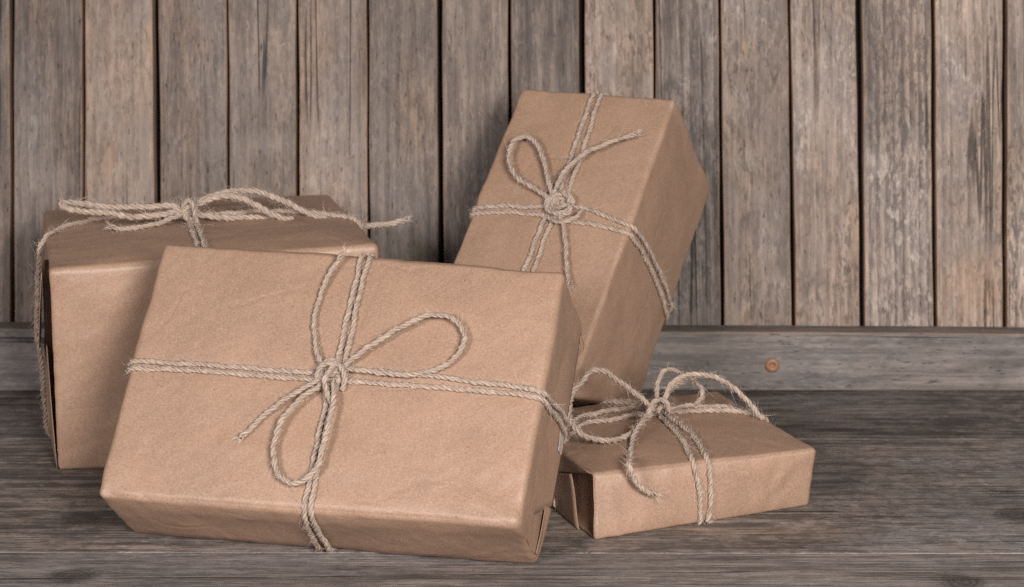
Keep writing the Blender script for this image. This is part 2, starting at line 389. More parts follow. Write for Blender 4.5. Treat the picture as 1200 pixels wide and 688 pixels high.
# ------------------------------------------------------------------ parcels
CORN = {
'F': dict(BLf=(-0.2709,-0.3882,0.0427), BLb=(-0.2579,-0.3424,0.0000), TLf=(-0.2423,-0.2660,0.1843), TLb=(-0.2293,-0.2182,0.1350), BRf=(0.0032,-0.4552,0.0462), BRb=(0.0162,-0.4023,0.0000), TRf=(0.0341,-0.3348,0.1798), TRb=(0.0480,-0.2874,0.1289)),
'B': dict(BLf=(-0.0724,-0.1826,0.0800), BLb=(-0.0348,-0.1065,0.0000), TLf=(0.0083,-0.0193,0.2589), TLb=(0.0444,0.0520,0.1757), BRf=(0.0407,-0.2506,0.0693), BRb=(0.0960,-0.1384,0.0290), TRf=(0.1262,-0.0775,0.2588), TRb=(0.1621,-0.0042,0.1758)),
'S': dict(BLf=(0.0558,-0.3591,0.0000), BLb=(0.0014,-0.2161,0.0000), TLf=(0.0550,-0.3543,0.0449), TLb=(0.0014,-0.2161,0.0446), BRf=(0.2090,-0.2880,0.0000), BRb=(0.1562,-0.1556,0.0000), TRf=(0.2127,-0.2942,0.0431), TRb=(0.1568,-0.1554,0.0452)),
'L': dict(BLf=(-0.3372,-0.2115,0.0000), BLb=(-0.3788,-0.0542,0.0000), TLf=(-0.3305,-0.2338,0.1574), TLb=(-0.3742,-0.0533,0.1661), BRf=(-0.1019,-0.1713,0.0000), BRb=(-0.1496,-0.0040,0.0000), TRf=(-0.1004,-0.1712,0.1628), TRb=(-0.1514,0.0060,0.1677)),
}
def fourier(P, freq, n, seed):
    r = np.random.default_rng(seed); out = np.zeros(len(P))
    for _ in range(n):
        k = r.normal(0, 1, 3); k *= freq*r.uniform(.5, 1.5)/np.linalg.norm(k)
        out += np.sin(P@k+r.uniform(0, 6.28))
    return out/math.sqrt(n/2)

class Parcel:
    def __init__(s, key, r, label, creases=(), bulge=.0015, wrinkle=.0004, seed=1, cavity=0., end_bulge=1.):
        C = {k: np.array(v) for k, v in CORN[key].items()}; s.C = C; s.key = key; s.lift = bulge+.18*r-.0008
        s.w = np.linalg.norm(C['BRf']-C['BLf']); s.h = np.linalg.norm(C['TLf']-C['BLf']); s.d = np.linalg.norm(C['TLb']-C['TLf'])
        low = min(C.values(), key=lambda q: q[2])
        bl = [q for q in C.values() if q[2] < .03]
        s.loc = np.array([np.mean([q[0] for q in bl]), np.mean([q[1] for q in bl]), 0])
        s.root = empty('gift_parcel', s.loc, label, 'gift parcel', 'parcels wrapped in brown paper and twine')
        s.twines = []
        dims = (s.w, s.h, s.d)
        ax = []
        for L in dims:
            e = r*np.array([0, .12, .3, .55, .8, 1.05]); m = max(4, int((L-2*r)/.0028))
            ax.append(np.r_[e, np.linspace(r*1.05, L-r*1.05, m)[1:-1], (L-e)[::-1]])
        n = [len(a) for a in ax]
        quads = []
        def grid(fix, val, u, v, flip):
            I = np.arange(n[u]-1)[:, None]; J = np.arange(n[v]-1)[None, :]
            def idx(i, j):
                t = [0, 0, 0]; t[fix] = val; 
                a = [None]*3; a[fix] = np.full(np.broadcast(i, j).shape, val); a[u] = np.broadcast_to(i, np.broadcast(i, j).shape); a[v] = np.broadcast_to(j, np.broadcast(i, j).shape)
                return (a[0]*n[1]+a[1])*n[2]+a[2]
            q = np.stack([idx(I, J), idx(I+1, J), idx(I+1, J+1), idx(I, J+1)], -1).reshape(-1, 4)
            quads.append(q[:, ::-1] if flip else q)
        grid(2, 0, 0, 1, False); grid(2, n[2]-1, 0, 1, True)
        grid(1, 0, 0, 2, True); grid(1, n[1]-1, 0, 2, False)
        grid(0, 0, 1, 2, False); grid(0, n[0]-1, 1, 2, True)
        Q = np.concatenate(quads); ids, inv = np.unique(Q, return_inverse=True); Q = inv.reshape(Q.shape)
        q = np.stack([ax[0][ids//(n[1]*n[2])], ax[1][(ids//n[2]) % n[1]], ax[2][ids % n[2]]], -1)
        D = np.array(dims)
        inner = np.clip(q, r, D-r); dr = q-inner
        out = inner+r*nrm(dr)
        # pillow: faces swell outward a little
        out = (out-D/2)*(1+2*(.0004+.18*r)/D)+D/2
        u = q/D
        for a in range(3):
            o1, o2 = [x for x in range(3) if x != a]
            sw = bulge*(end_bulge if a == 0 else 1)*np.minimum(1, 6*u[:, o1]*(1-u[:, o1]))*np.minimum(1, 6*u[:, o2]*(1-u[:, o2]))
            out[:, a] += np.where(u[:, a] > .999, sw, np.where(u[:, a] < .001, -sw, 0))
        if cavity:   # the open left end: the front paper stands out as a lip, the folded end lies deeper
            e = out[:, 2]; t = np.clip((e-.0012)/.0016, 0, 1); t = t*t*(3-2*t)
            tb_ = np.clip((np.minimum(out[:, 1], s.h-out[:, 1])-.001)/.003, 0, 1)
            tk = np.clip((s.d-e-.02)/.03, 0, 1)
            out[:, 0] += np.where(inner[:, 0]+r*nrm(dr)[:, 0] < r*1.01, 1, 0)*cavity*t*tb_*tk
        Wd = s.to_world(out)
        nb = s.normals(Wd, Q)
        dsp = wrinkle*fourier(Wd, 45, 14, seed)+wrinkle*.7*fourier(Wd, 120, 14, seed+1)+wrinkle*.25*fourier(Wd, 420, 14, seed+2)
        eb = np.sort(np.minimum(u, 1-u)*D, axis=1)[:, 1]          # distance to the nearest edge of the box
        dsp += np.exp(-(eb/.007)**2)*(.00022*fourier(Wd, 120, 14, seed+5)+.00013*fourier(Wd, 400, 14, seed+6))
        for a, b, wd, hh in creases:
            a = s.face_px(*a) if isinstance(a[0], str) else a; b = s.face_px(*b) if isinstance(b[0], str) else b
            ab = b-a; t = np.clip(((Wd-a)@ab)/(ab@ab), 0, 1)
            ds = np.linalg.norm(Wd-(a+t[:, None]*ab), axis=1)
            dsp += hh*np.exp(-(ds/wd)**2)*np.minimum(1, np.minimum(t, 1-t)*5+.15)
        Wd = Wd+nb*dsp[:, None]
        Wd[:, 2] = np.maximum(Wd[:, 2], .0003)
        s.V, s.Q = Wd, Q
        s.bvh = BVHTree.FromPolygons([Vector(x) for x in Wd], Q.tolist())
        s.cen = Wd.mean(0); s.bv, s.bf = list(map(Vector, Wd)), Q.tolist()
        s.paper = mesh_obj('paper_wrap', Wd-s.loc, Q, M_KRAFT, s.root)
        s.paper['seed'] = [seed*3.1, seed*1.7, seed*.9]
    def normals(s, V, Q):
        fn = np.cross(V[Q[:, 2]]-V[Q[:, 0]], V[Q[:, 3]]-V[Q[:, 1]])
        nv = np.zeros_like(V)
        for j in range(4): np.add.at(nv, Q[:, j], fn)
        nv = nrm(nv)
        c = V.mean(0)
        if np.mean(np.sum(nv*(V-c), 1)) < 0: nv = -nv
        return nv
    def to_world(s, q):
        u = np.asarray(q, float)/np.array([s.w, s.h, s.d]); a, b, e = u[..., 0:1], u[..., 1:2], u[..., 2:3]
        C = s.C
        f = (C['BLf']*(1-a)+C['BRf']*a)*(1-b)+(C['TLf']*(1-a)+C['TRf']*a)*b
        k = (C['BLb']*(1-a)+C['BRb']*a)*(1-b)+(C['TLb']*(1-a)+C['TRb']*a)*b
        return f*(1-e)+k*e
    def plane(s, face):
        ks = {'front': ('BLf', 'BRf', 'TRf', 'TLf'), 'right': ('BRf', 'BRb', 'TRb', 'TRf'), 'left': ('BLb', 'BLf', 'TLf', 'TLb'),
              'top': ('TLf', 'TRf', 'TRb', 'TLb'), 'bottom': ('BLb', 'BRb', 'BRf', 'BLf'), 'back': ('BRb', 'BLb', 'TLb', 'TRb')}[face]
        P = [s.C[k] for k in ks]; o = sum(P)/4; n = nrm(np.cross(P[2]-P[0], P[3]-P[1]))
        return o, n
    def face_px(s, face, px, py, hgt=0.):
        if face == 'mid':   # upright plane along the middle of the top, for a bow standing on it
            o = (s.C['TLf']+s.C['TRf']+s.C['TRb']+s.C['TLb'])/4; n = nrm(s.C['TLb']+s.C['TRb']-s.C['TLf']-s.C['TRf'])
            return on_plane(px, py-1.5, o-n*hgt, n)
        o, n = s.plane(face)
        return on_plane(px, py, o+n*(hgt+(s.lift if hgt else 0)), n)

def catmull(P, closed=False, step=.0012):
    P = np.asarray(P, float); n = len(P)
    out = []
    rng = range(n if closed else n-1)
    for i in rng:
        p0 = P[(i-1) % n] if closed or i > 0 else 2*P[0]-P[1]
        p1, p2 = P[i], P[(i+1) % n]
        p3 = P[(i+2) % n] if closed or i+2 < n else 2*P[-1]-P[-2]
        # centripetal
        t1 = np.linalg.norm(p1-p0)**.5+1e-9; t2 = t1+np.linalg.norm(p2-p1)**.5+1e-9; t3 = t2+np.linalg.norm(p3-p2)**.5+1e-9
        m = max(3, int(np.linalg.norm(p2-p1)/step))
        t = np.linspace(t1, t2, m, endpoint=False)[:, None]
        A1 = (t1-t)/t1*p0+t/t1*p1; A2 = (t2-t)/(t2-t1)*p1+(t-t1)/(t2-t1)*p2; A3 = (t3-t)/(t3-t2)*p2+(t-t2)/(t3-t2)*p3
        B1 = (t2-t)/t2*A1+t/t2*A2; B2 = (t3-t)/(t3-t1)*A2+(t-t1)/(t3-t1)*A3
        out.append((t2-t)/(t2-t1)*B1+(t-t1)/(t2-t1)*B2)
    if not closed: out.append(P[-1:])
    return np.concatenate(out)
def resample(P, ds):
    L = np.r_[0, np.cumsum(np.linalg.norm(np.diff(P, axis=0), axis=1))]
    m = max(4, int(L[-1]/ds)); t = np.linspace(0, L[-1], m)
    return np.stack([np.interp(t, L, P[:, k]) for k in range(3)], -1)
def frames(P):
    T = nrm(np.gradient(P, axis=0)); N = np.zeros_like(P)
    a = np.array([.3, .5, .8]); a = nrm(a-T[0]*(a@T[0])); 
    for i in range(len(P)):
        a = a-T[i]*(a@T[i]); a = a/np.linalg.norm(a); N[i] = a
    return T, N, np.cross(T, N)

def twine_mesh(P, R, seed=0, fray=(False, False), ply=3):
    """Twisted cord: PLY helical strands round the path P."""
    r = np.random.default_rng(seed)
    P = resample(P, .0011); m = len(P); s = np.arange(m)*.0011; L = s[-1]
    win = np.clip(np.minimum(s, L-s)/.01, 0, 1)
    for k3 in range(3): P[:, k3] += win*(.00022*np.sin(s*r.uniform(180, 330)+r.uniform(0, 6))+.00014*np.sin(s*r.uniform(400, 700)+r.uniform(0, 6)))
    T, N, B = frames(P)
    pitch = R*7.6
    sec = 7; V = []; Fc = []; UV = []
    th0 = r.uniform(0, 6.28)
    tw = 2*math.pi*s/pitch+.5*np.sin(s*90+r.uniform(0, 6))
    for j in range(ply):
        an = th0+tw+2*math.pi*j/ply
        spread = np.full(m, .52)
        rp = R*.60*(1+.18*np.sin(s*r.uniform(200, 330)+r.uniform(0, 6))+.10*np.sin(s*r.uniform(600, 900)+r.uniform(0, 6)))*(1+.10*np.sin(s*r.uniform(40, 90)+r.uniform(0, 6)))
        for e, fl in enumerate(fray):
            if fl:
                dd = (s if e == 0 else L-s); k = np.clip(1-dd/.007, 0, 1); spread = spread+.55*k*r.uniform(.5, 1.3); rp = rp*(1-.35*k)
        ta = np.minimum(1, np.minimum(s, L-s)/.0012+.35); rp = rp*ta
        C = P+R*spread[:, None]*(np.cos(an)[:, None]*N+np.sin(an)[:, None]*B)
        a2 = np.linspace(0, 2*math.pi, sec, endpoint=False)
        ring = C[:, None, :]+rp[:, None, None]*(np.cos(a2)[None, :, None]*N[:, None, :]+np.sin(a2)[None, :, None]*B[:, None, :])
        base = len(np.concatenate(V)) if V else 0
        V.append(ring.reshape(-1, 3))
        u = np.repeat(s[:, None], sec, 1); v = np.abs(((a2[None, :]-an[:, None])/(2*math.pi)) % 1-.5)*2+j*3.7+seed % 17
        UV.append(np.stack([u+seed*.37 % 9, v], -1).reshape(-1, 2))
        I = np.arange(m-1)[:, None]*sec; J = np.arange(sec)[None, :]; J2 = (J+1) % sec
        Fc.append((np.stack([I+J, I+J2, I+sec+J2, I+sec+J], -1).reshape(-1, 4)+base))
    return np.concatenate(V), np.concatenate(Fc), np.concatenate(UV), P, T, N, B

def fuzz_mesh(paths, R, dens, seed, scale=1.):
    r = np.random.default_rng(seed); V = []; Fc = []; nb = 0
    for P, T, N, B, ends in paths:
        m = len(P); cnt = int(m*.0011*1000*dens)
        idx = r.integers(0, m, cnt)
        ln = np.minimum(r.lognormal(-.15, .62, cnt)*.0030*scale, .017)
        tip = np.concatenate([np.full(26, e*(m-1), int) for e in (0, 1) if ends[e]]) if any(ends) else np.zeros(0, int)
        idx = np.r_[idx, tip]; ln = np.r_[ln, r.uniform(.002, .006, len(tip))]
        n = len(idx); a = r.uniform(0, 2*math.pi, n)
        rad = np.cos(a)[:, None]*N[idx]+np.sin(a)[:, None]*B[idx]
        ts = np.where(r.random(n) < .5, 1., -1.)[:, None]
        if len(tip): ts[-len(tip):, 0] = np.where(tip == 0, -1., 1.)*1.3
        d0 = nrm(T[idx]*ts*r.uniform(.4, 1.5, n)[:, None]+rad*r.uniform(.25, 1., n)[:, None])
        bend = nrm(r.normal(0, 1, (n, 3)))*r.uniform(.2, 1.1, n)[:, None]
        p = P[idx]+rad*R*.85
        K = 5; pts = []
        for k in range(K):
            pts.append(p); p = p+nrm(d0+bend*(k/(K-1)))*(ln/(K-1))[:, None]
        pts = np.stack(pts, 1)                      # n,K,3
        q1 = nrm(np.cross(d0, rad+1e-3)); q2 = nrm(np.cross(d0, q1))
        wv = r.uniform(.00005, .00010, n)[:, None]*np.linspace(1, .45, K)[None, :]
        rings = [pts+wv[..., None]*(math.cos(x)*q1[:, None]+math.sin(x)*q2[:, None]) for x in (0, 2.094, 4.189)]
        vv = np.stack(rings, 2).reshape(-1, 3)      # n,K,3sides
        base = nb+np.arange(n)[:, None, None]*(K*3)+np.arange(K-1)[None, :, None]*3
        J = np.arange(3)[None, None, :]; J2 = (J+1) % 3
        Fc.append(np.stack([base+J, base+J2, base+3+J2, base+3+J], -1).reshape(-1, 4)); V.append(vv); nb += len(vv)
    return np.concatenate(V), np.concatenate(Fc)

_seed = [100]
def cord(par, name, path, R, parent=None, fray=(False, False), raw=False, label=None):
    _seed[0] += 13
    v, f, uv, P, T, N, B = twine_mesh(path, R, _seed[0], fray)
    par.twines.append((P, T, N, B, fray))
    if raw: return v, f, uv
    return mesh_obj(name, v-par.loc, f, M_TWINE, parent or par.root, uv=uv)

def snap(par, P, R, it=25):
    """Lays a path on the parcel's surface, the cord's centre R above the paper."""
    P = resample(np.asarray(P), .0016).copy()
    def push(P, soft):
        for i in range(len(P)):
            co, no, _, _ = par.bvh.find_nearest(Vector(P[i]))
            c = np.array(co); d = P[i]-c; n_ = np.array(no)
            if n_@(c-par.cen) < 0: n_ = -n_
            h = d@n_
            if not soft or h < R*.9: P[i] = c+n_*R*.95
        return P
    P = push(P, False)
    for _ in range(it):
        P[1:-1] = .5*P[1:-1]+.25*(P[:-2]+P[2:])
    P = push(P, True)
    for _ in range(3): P[1:-1] = .5*P[1:-1]+.25*(P[:-2]+P[2:])
    return P

def band(par, name, items_list, R):
    """One tied band: one or more cords lying side by side on the parcel, joined into one part."""
    Vs, Fs, Us = [], [], []; n = 0
    for items in items_list:
        pts = [par.face_px(*it) if isinstance(it[0], str) else par.to_world(np.array(it)*np.array([par.w, par.h, par.d])) for it in items]
        dense = np.concatenate([np.linspace(a, b, 24, endpoint=False) for a, b in zip(pts, pts[1:])]+[np.array(pts[-1:])])
        P = snap(par, dense, R)
        v, f, uv = cord(par, name, P, R, raw=True)
        Vs.append(v-par.loc); Fs.append(f+n); Us.append(uv); n += len(v)
    return mesh_obj(name, np.concatenate(Vs), np.concatenate(Fs), M_TWINE, par.root, uv=np.concatenate(Us))

def px_path(par, face, pts): return catmull([par.face_px(face, *p) for p in pts])

def knot_path(c, A, B, N, ra, rb, turns, lift, seed):
    r = np.random.default_rng(seed); t = np.linspace(0, turns*2*math.pi, int(turns*26))
    wob = 1+.12*np.sin(t*.37+1)+.06*np.sin(t*2.3)
    ca = np.cos(t)*ra*wob; sb = np.sin(t)*rb*wob
    hh = lift+.0016*np.sin(t*.5+.4)+.0011*np.sin(t*1.5)
    return c+ca[:, None]*A+sb[:, None]*B+hh[:, None]*N

def fuzz(par, dens, scale=1.):
    v, f = fuzz_mesh(par.twines, par.R, dens, hash(par.key) % 1 + ord(par.key), scale)
    return mesh_obj('twine_fibres', v-par.loc, f, M_FUZZ, par.root, kind='stuff')

def sheet(par, name, pts, n=14, thick=.00035, bulge=0., parent=None, mat=None, label=None):
    """A folded-paper flap: bilinear patch through four world points, with real thickness."""
    P = [np.asarray(p, float) for p in pts]
    u = np.linspace(0, 1, n)[:, None, None]; v = np.linspace(0, 1, n)[None, :, None]
    G = (P[0]*(1-u)+P[1]*u)*(1-v)+(P[3]*(1-u)+P[2]*u)*v
    nn = nrm(np.cross(P[2]-P[0], P[3]-P[1]))
    if nn@(P[0]-par.cen) < 0: nn = -nn
    G = G+nn*bulge*(16*u*(1-u)*v*(1-v))+nn*.0003*np.sin(u*7+v*4)
    A = (G+nn*thick/2).reshape(-1, 3); Bk = (G-nn*thick/2).reshape(-1, 3); m = n*n
    idx = lambda i, j, o: o+i*n+j
    Fc = []
    for i in range(n-1):
        for j in range(n-1):
            Fc.append((idx(i, j, 0), idx(i+1, j, 0), idx(i+1, j+1, 0), idx(i, j+1, 0)))
            Fc.append((idx(i, j+1, m), idx(i+1, j+1, m), idx(i+1, j, m), idx(i, j, m)))
    for i in range(n-1):
        for (a, b) in (((i, 0), (i+1, 0)), ((i+1, n-1), (i, n-1)), ((0, i+1), (0, i)), ((n-1, i), (n-1, i+1))):
            Fc.append((idx(*b, 0), idx(*a, 0), idx(*a, m), idx(*b, m)))
    nb = len(par.bv); par.bv += [Vector(x) for x in np.concatenate([A, Bk])]; par.bf += [[i+nb for i in f] for f in Fc]
    par.bvh = BVHTree.FromPolygons(par.bv, par.bf)
    o = mesh_obj(name, np.concatenate([A, Bk])-par.loc, Fc, mat or M_KRAFT, parent or par.paper)
    o['seed'] = [1.3, 2.2, _seed[0]*.1]
    if label: o['label'] = label
    return o

R0 = .00178
def end_pt(par, side, b, e, off):   # b up 0..1, e front-to-back 0..1, off outward in metres
    a = par.w+off if side == 'R' else -off
    return par.to_world(np.array([a, b*par.h, e*par.d]))
# ================================================================== front parcel
Fp = Parcel('F', .0046, 'large flat brown paper parcel leaning back in front, biggest bow', seed=3, bulge=.0030, wrinkle=.00035, end_bulge=.1,
  creases=[(('front', 120, 572), ('front', 150, 598), .004, -.0012), (('front', 540, 585), ('front', 606, 598), .006, .0012),
           (('front', 598, 560), ('front', 606, 606), .004, -.0012), (('front', 640, 340), ('front', 600, 600), .012, .0006),
           (('front', 560, 560), ('front', 596, 602), .005, -.0009), (('front', 240, 590), ('front', 560, 590), .012, .0008), (('front', 150, 430), ('front', 388, 446), .0055, -.0010), (('front', 388, 444), ('front', 640, 468), .0055, -.0010), (('front', 430, 298), ('front', 394, 440), .0055, -.0010), (('front', 390, 440), ('front', 362, 600), .0055, -.0010)])
Fp.R = R0
# right end: the big flap folded over the end, the small lower flap, and tape under the twine
sheet(Fp, 'end_flap', [end_pt(Fp, 'R', .020, .10, -.0006), end_pt(Fp, 'R', .235, 1.0, .0030), end_pt(Fp, 'R', .975, .97, .0016), end_pt(Fp, 'R', .985, .12, -.0008)], n=22, bulge=.0012)
sheet(Fp, 'end_flap', [end_pt(Fp, 'R', .004, .30, .0002), end_pt(Fp, 'R', .004, .80, .0010), end_pt(Fp, 'R', .17, .84, .0008), end_pt(Fp, 'R', .08, .34, .0002)], bulge=.0004)
sheet(Fp, 'end_flap', [end_pt(Fp, 'R', .010, .80, .0016), end_pt(Fp, 'R', .012, .985, .0002), end_pt(Fp, 'R', .22, 1.0, .0036), end_pt(Fp, 'R', .20, .78, .0026)], bulge=.0004)
sheet(Fp, 'tape', [end_pt(Fp, 'R', .43, .80, .0034), end_pt(Fp, 'R', .435, .95, .0038), end_pt(Fp, 'R', .51, .95, .0038), end_pt(Fp, 'R', .50, .76, .0034)], n=6, mat=M_TAPE)
sheet(Fp, 'end_flap', [end_pt(Fp, 'R', .90, .96, .0018), end_pt(Fp, 'R', .90, 1.03, .0030), end_pt(Fp, 'R', .94, 1.04, .0036), end_pt(Fp, 'R', .945, .90, .0022)], n=8)
hb = [[('front', 153, 425), ('front', 210, 428.5), ('front', 300, 436), ('front', 375, 441), ('front', 410, 436), ('front', 504, 444.6), ('front', 560, 451.6), ('front', 622, 457), ('front', 637, 464),
       ('right', 650, 480), ('right', 664, 508), (1, .50, 1), (.5, .5, 1), (0, .5, 1), ('front', 153, 425)],
      [('front', 151, 434), ('front', 210, 437.5), ('front', 300, 444.5), ('front', 350, 447.5), ('front', 406, 451.6), ('front', 469, 456), ('front', 560, 462), ('front', 620, 465), ('front', 635, 472),
       ('right', 648, 491), ('right', 659, 518), (1, .46, 1), (.5, .46, 1), (0, .46, 1), ('front', 151, 434)]]
band(Fp, 'twine_band', hb, R0)
vb = [[('front', 424, 303), ('front', 417, 340), ('front', 400, 422), ('front', 386, 470), ('front', 368, 550), ('front', 360, 584), ('bottom', 364, 612), ('bottom', 379, 641),
       (.49, 0, 1), (.49, .5, 1), (.49, 1, 1), ('front', 424, 303)],
      [('front', 435, 304), ('front', 425.7, 340), ('front', 412, 413), ('front', 393, 475), ('front', 376, 552), ('front', 369, 586), ('bottom', 374, 612), ('bottom', 392, 643),
       (.52, 0, 1), (.52, .5, 1), (.52, 1, 1), ('front', 435, 304)]]
band(Fp, 'twine_band', vb, R0)
o_, n_ = Fp.plane('front'); A_ = nrm(Fp.C['TRf']-Fp.C['TLf']); B_ = np.cross(n_, A_)
kc = Fp.face_px('front', 388, 438, .0005)
kn = cord(Fp, 'bow_knot', knot_path(kc, A_*.9+B_*.35, B_*.95-A_*.2, n_, .0062, .0052, 2.3, .0058, 1), R0)
kn['label'] = 'knot of the bow'
w2 = catmull([Fp.face_px('front', *p) for p in ((374, 452, .003), (371, 440, .0065), (377, 429, .0095), (390, 425, .0105), (401, 432, .0095), (404, 446, .006), (400, 458, .003))])
cord(Fp, 'knot_wrap', w2, R0, kn)
w3 = catmull([Fp.face_px('front', *p) for p in ((398, 424, .004), (388, 432, .0105), (381, 446, .0115), (383, 462, .008), (390, 474, .005))])
cord(Fp, 'knot_wrap', w3, R0, kn)
cord(Fp, 'loop', px_path(Fp, 'front', [(392, 440, .004), (404, 428, .0065), (432, 407, .008), (470, 383, .0095), (506, 369, .0095), (532, 374, .008), (544, 392, .007), (538, 414, .006), (518, 430, .005), (480, 439, .0055), (440, 436, .0065), (404, 433, .006), (390, 441, .004)]), R0, kn)
cord(Fp, 'loop', px_path(Fp, 'front', [(386, 442, .004), (374, 452, .0065), (352, 468, .008), (331, 492, .008), (321, 522, .007), (325, 552, .006), (340, 566, .006), (358, 562, .007), (372, 545, .0085), (381, 515, .0095), (388, 485, .0095), (392, 460, .008), (390, 446, .005)]), R0*1.08, kn)
cord(Fp, 'tail', px_path(Fp, 'front', [(385, 436, .004), (374, 420, .0055), (369, 395, .0045), (370, 365, .0045), (379, 337, .005), (391, 313, .006), (404, 294, .008)]), R0*.95, kn, (False, True))
cord(Fp, 'tail', px_path(Fp, 'front', [(386, 440, .004), (372, 446, .0075), (350, 458, .007), (325, 474, .0055), (302, 494, .0045), (281, 514, .0040)]), R0*.95, kn, (False, True))
fuzz(Fp, 1.15, 1.2)

# ================================================================== tall parcel at the back
Bp = Parcel('B', .0036, 'upright brown paper parcel tilted against the plank wall', seed=5, bulge=.0016, wrinkle=.0003,
  creases=[(('front', 550, 249), ('front', 658, 252), .0055, -.0009), (('front', 658, 252), ('front', 738, 273), .0055, -.0009), (('front', 702, 106), ('front', 620, 330), .0055, -.0009), (('front', 776, 116), ('front', 790, 132), .004, -.0018), (('right', 790, 122), ('right', 806, 165), .004, .0010)])
Bp.R = R0*1.02
hb = [[('front', 552, 246), ('front', 590, 243), ('front', 634, 246), ('front', 684, 245), ('front', 714, 257), ('front', 736, 266), ('right', 750, 284), ('right', 768, 322), ('right', 784, 364), (1, .42, 1), (.5, .5, 1), (0, .62, 1), ('front', 552, 246)],
      [('front', 551, 252), ('front', 600, 251.5), ('front', 637, 256), ('front', 674, 264), ('front', 714, 269), ('front', 733, 276), ('right', 746, 292), ('right', 763, 330), ('right', 779, 376), (1, .39, 1), (.5, .47, 1), (0, .59, 1), ('front', 551, 252)]]
band(Bp, 'twine_band', hb, R0)
vb = [[('front', 697, 111), ('front', 674, 177), ('front', 657, 230), ('front', 636, 267), ('front', 620, 311), ('front', 600, 365), (.42, 0, 0), (.45, 0, 1), (.5, .5, 1), (.5, 1, 1), (.5, 1, 0), ('front', 697, 111)],
      [('front', 706, 111), ('front', 685, 184), ('front', 668, 230), ('front', 645, 270), ('front', 630, 314), ('front', 610, 368), (.47, 0, 0), (.50, 0, 1), (.55, .5, 1), (.55, 1, 1), (.55, 1, 0), ('front', 706, 111)]]
band(Bp, 'twine_band', vb, R0)
o_, n_ = Bp.plane('front'); A_ = nrm(Bp.C['TRf']-Bp.C['TLf']); B_ = np.cross(n_, A_)
kc = Bp.face_px('front', 658.5, 245, .0005)
kn = cord(Bp, 'bow_knot', knot_path(kc, A_, B_, n_, .0098, .0085, 2.6, .0058, 2), R0)
kn['label'] = 'knot of the bow'
cord(Bp, 'knot_wrap', catmull([Bp.face_px('front', *p) for p in ((640, 252, .003), (648, 258, .007), (662, 259, .0085), (676, 254, .0075), (683, 246, .003))]), R0, kn)
cord(Bp, 'knot_wrap', catmull([Bp.face_px('front', *p) for p in ((646, 240, .004), (655, 243, .007), (664, 240, .0085), (668, 247, .008), (659, 252, .007), (651, 248, .006))]), R0, kn)
cord(Bp, 'loop', px_path(Bp, 'front', [(652, 246, .004), (640, 230, .0065), (622, 218, .008), (605, 207, .009), (597, 186, .010), (602, 166, .010), (616, 160, .0095), (629, 168, .009), (637, 188, .008), (643, 212, .0075), (648, 230, .0065), (654, 244, .004)]), R0*1.1, kn)
cord(Bp, 'tail', px_path(Bp, 'front', [(656, 246, .004), (651, 226, .0065), (655, 212, .0085), (665, 197, .0100), (685, 180, .0110), (714, 167, .0105), (747, 156, .0090)]), R0, kn, (False, True))
cord(Bp, 'tail', px_path(Bp, 'front', [(656, 250, .004), (660, 264, .0065), (663, 285, .0055), (664, 305, .0055), (665, 320, .006), (668, 335, .007)]), R0, kn, (False, True))
fuzz(Bp, 1.4, 1.2)

# ================================================================== small parcel on the right
Sp = Parcel('S', .0034, 'smallest brown paper parcel lying flat on the table at right', seed=8, bulge=.0018, wrinkle=.00035, cavity=.005, end_bulge=.3,
  creases=[(('front', 908, 532), ('front', 900, 592), .004, -.0016), (('front', 920, 545), ('front', 895, 585), .0035, .0013), (('front', 880, 548), ('front', 912, 535), .006, .0010),
           (('front', 712, 560), ('front', 726, 622), .0045, .0013), (('front', 722, 610), ('front', 732, 626), .003, -.0012), (('front', 700, 570), ('front', 745, 610), .010, -.0008),
           (('front', 905, 590), ('front', 938, 540), .004, -.0010)])
Sp.R = R0*1.02
# left end: front paper lip, a hollow behind it, then the side folds
sheet(Sp, 'end_flap', [end_pt(Sp, 'L', .005, .13, .0030), end_pt(Sp, 'L', .80, .22, .0026), end_pt(Sp, 'L', .42, .62, .0012), end_pt(Sp, 'L', .005, .80, .0012)], n=14, bulge=.0012)
sheet(Sp, 'end_flap', [end_pt(Sp, 'L', .985, .03, .0003), end_pt(Sp, 'L', .985, .95, .0006), end_pt(Sp, 'L', .40, .66, .0008), end_pt(Sp, 'L', .84, .19, .0012)], n=14, bulge=.0005)
sheet(Sp, 'end_flap', [end_pt(Sp, 'R', .55, .02, .0004), end_pt(Sp, 'R', .98, .02, .0006), end_pt(Sp, 'R', .93, .10, .0030), end_pt(Sp, 'R', .60, .08, .0020)], n=8)
tb1 = [('front', 817.5, 610), ('front', 817, 570), ('front', 810, 545), ('top', 805, 531), ('top', 795, 516), ('top', 773, 496), ('top', 764, 480), (.42, 1, .98), (.42, 1, 1), (.42, 0, 1), (.45, 0, .5), (.50, 0, 0), ('front', 817.5, 610)]
tb2 = [('front', 827, 608), ('front', 830, 568), ('front', 827, 548), ('top', 823, 532), ('top', 810, 514), ('top', 781, 494), ('top', 770, 480), (.47, 1, .98), (.47, 1, 1), (.47, 0, 1), (.5, 0, .5), (.56, 0, 0), ('front', 827, 608)]
band(Sp, 'twine_band', [tb1, tb2], R0)
lb1 = [('top', 893, 488), ('top', 853, 486), ('top', 815, 488), ('top', 781.5, 491), ('top', 754, 492), ('top', 715, 501), ('top', 688, 502), (.005, 1, .42), (0, .5, .42), (0, 0, .42), (.5, 0, .45), (1, 0, .5), (1, .5, .5), ('top', 893, 488)]
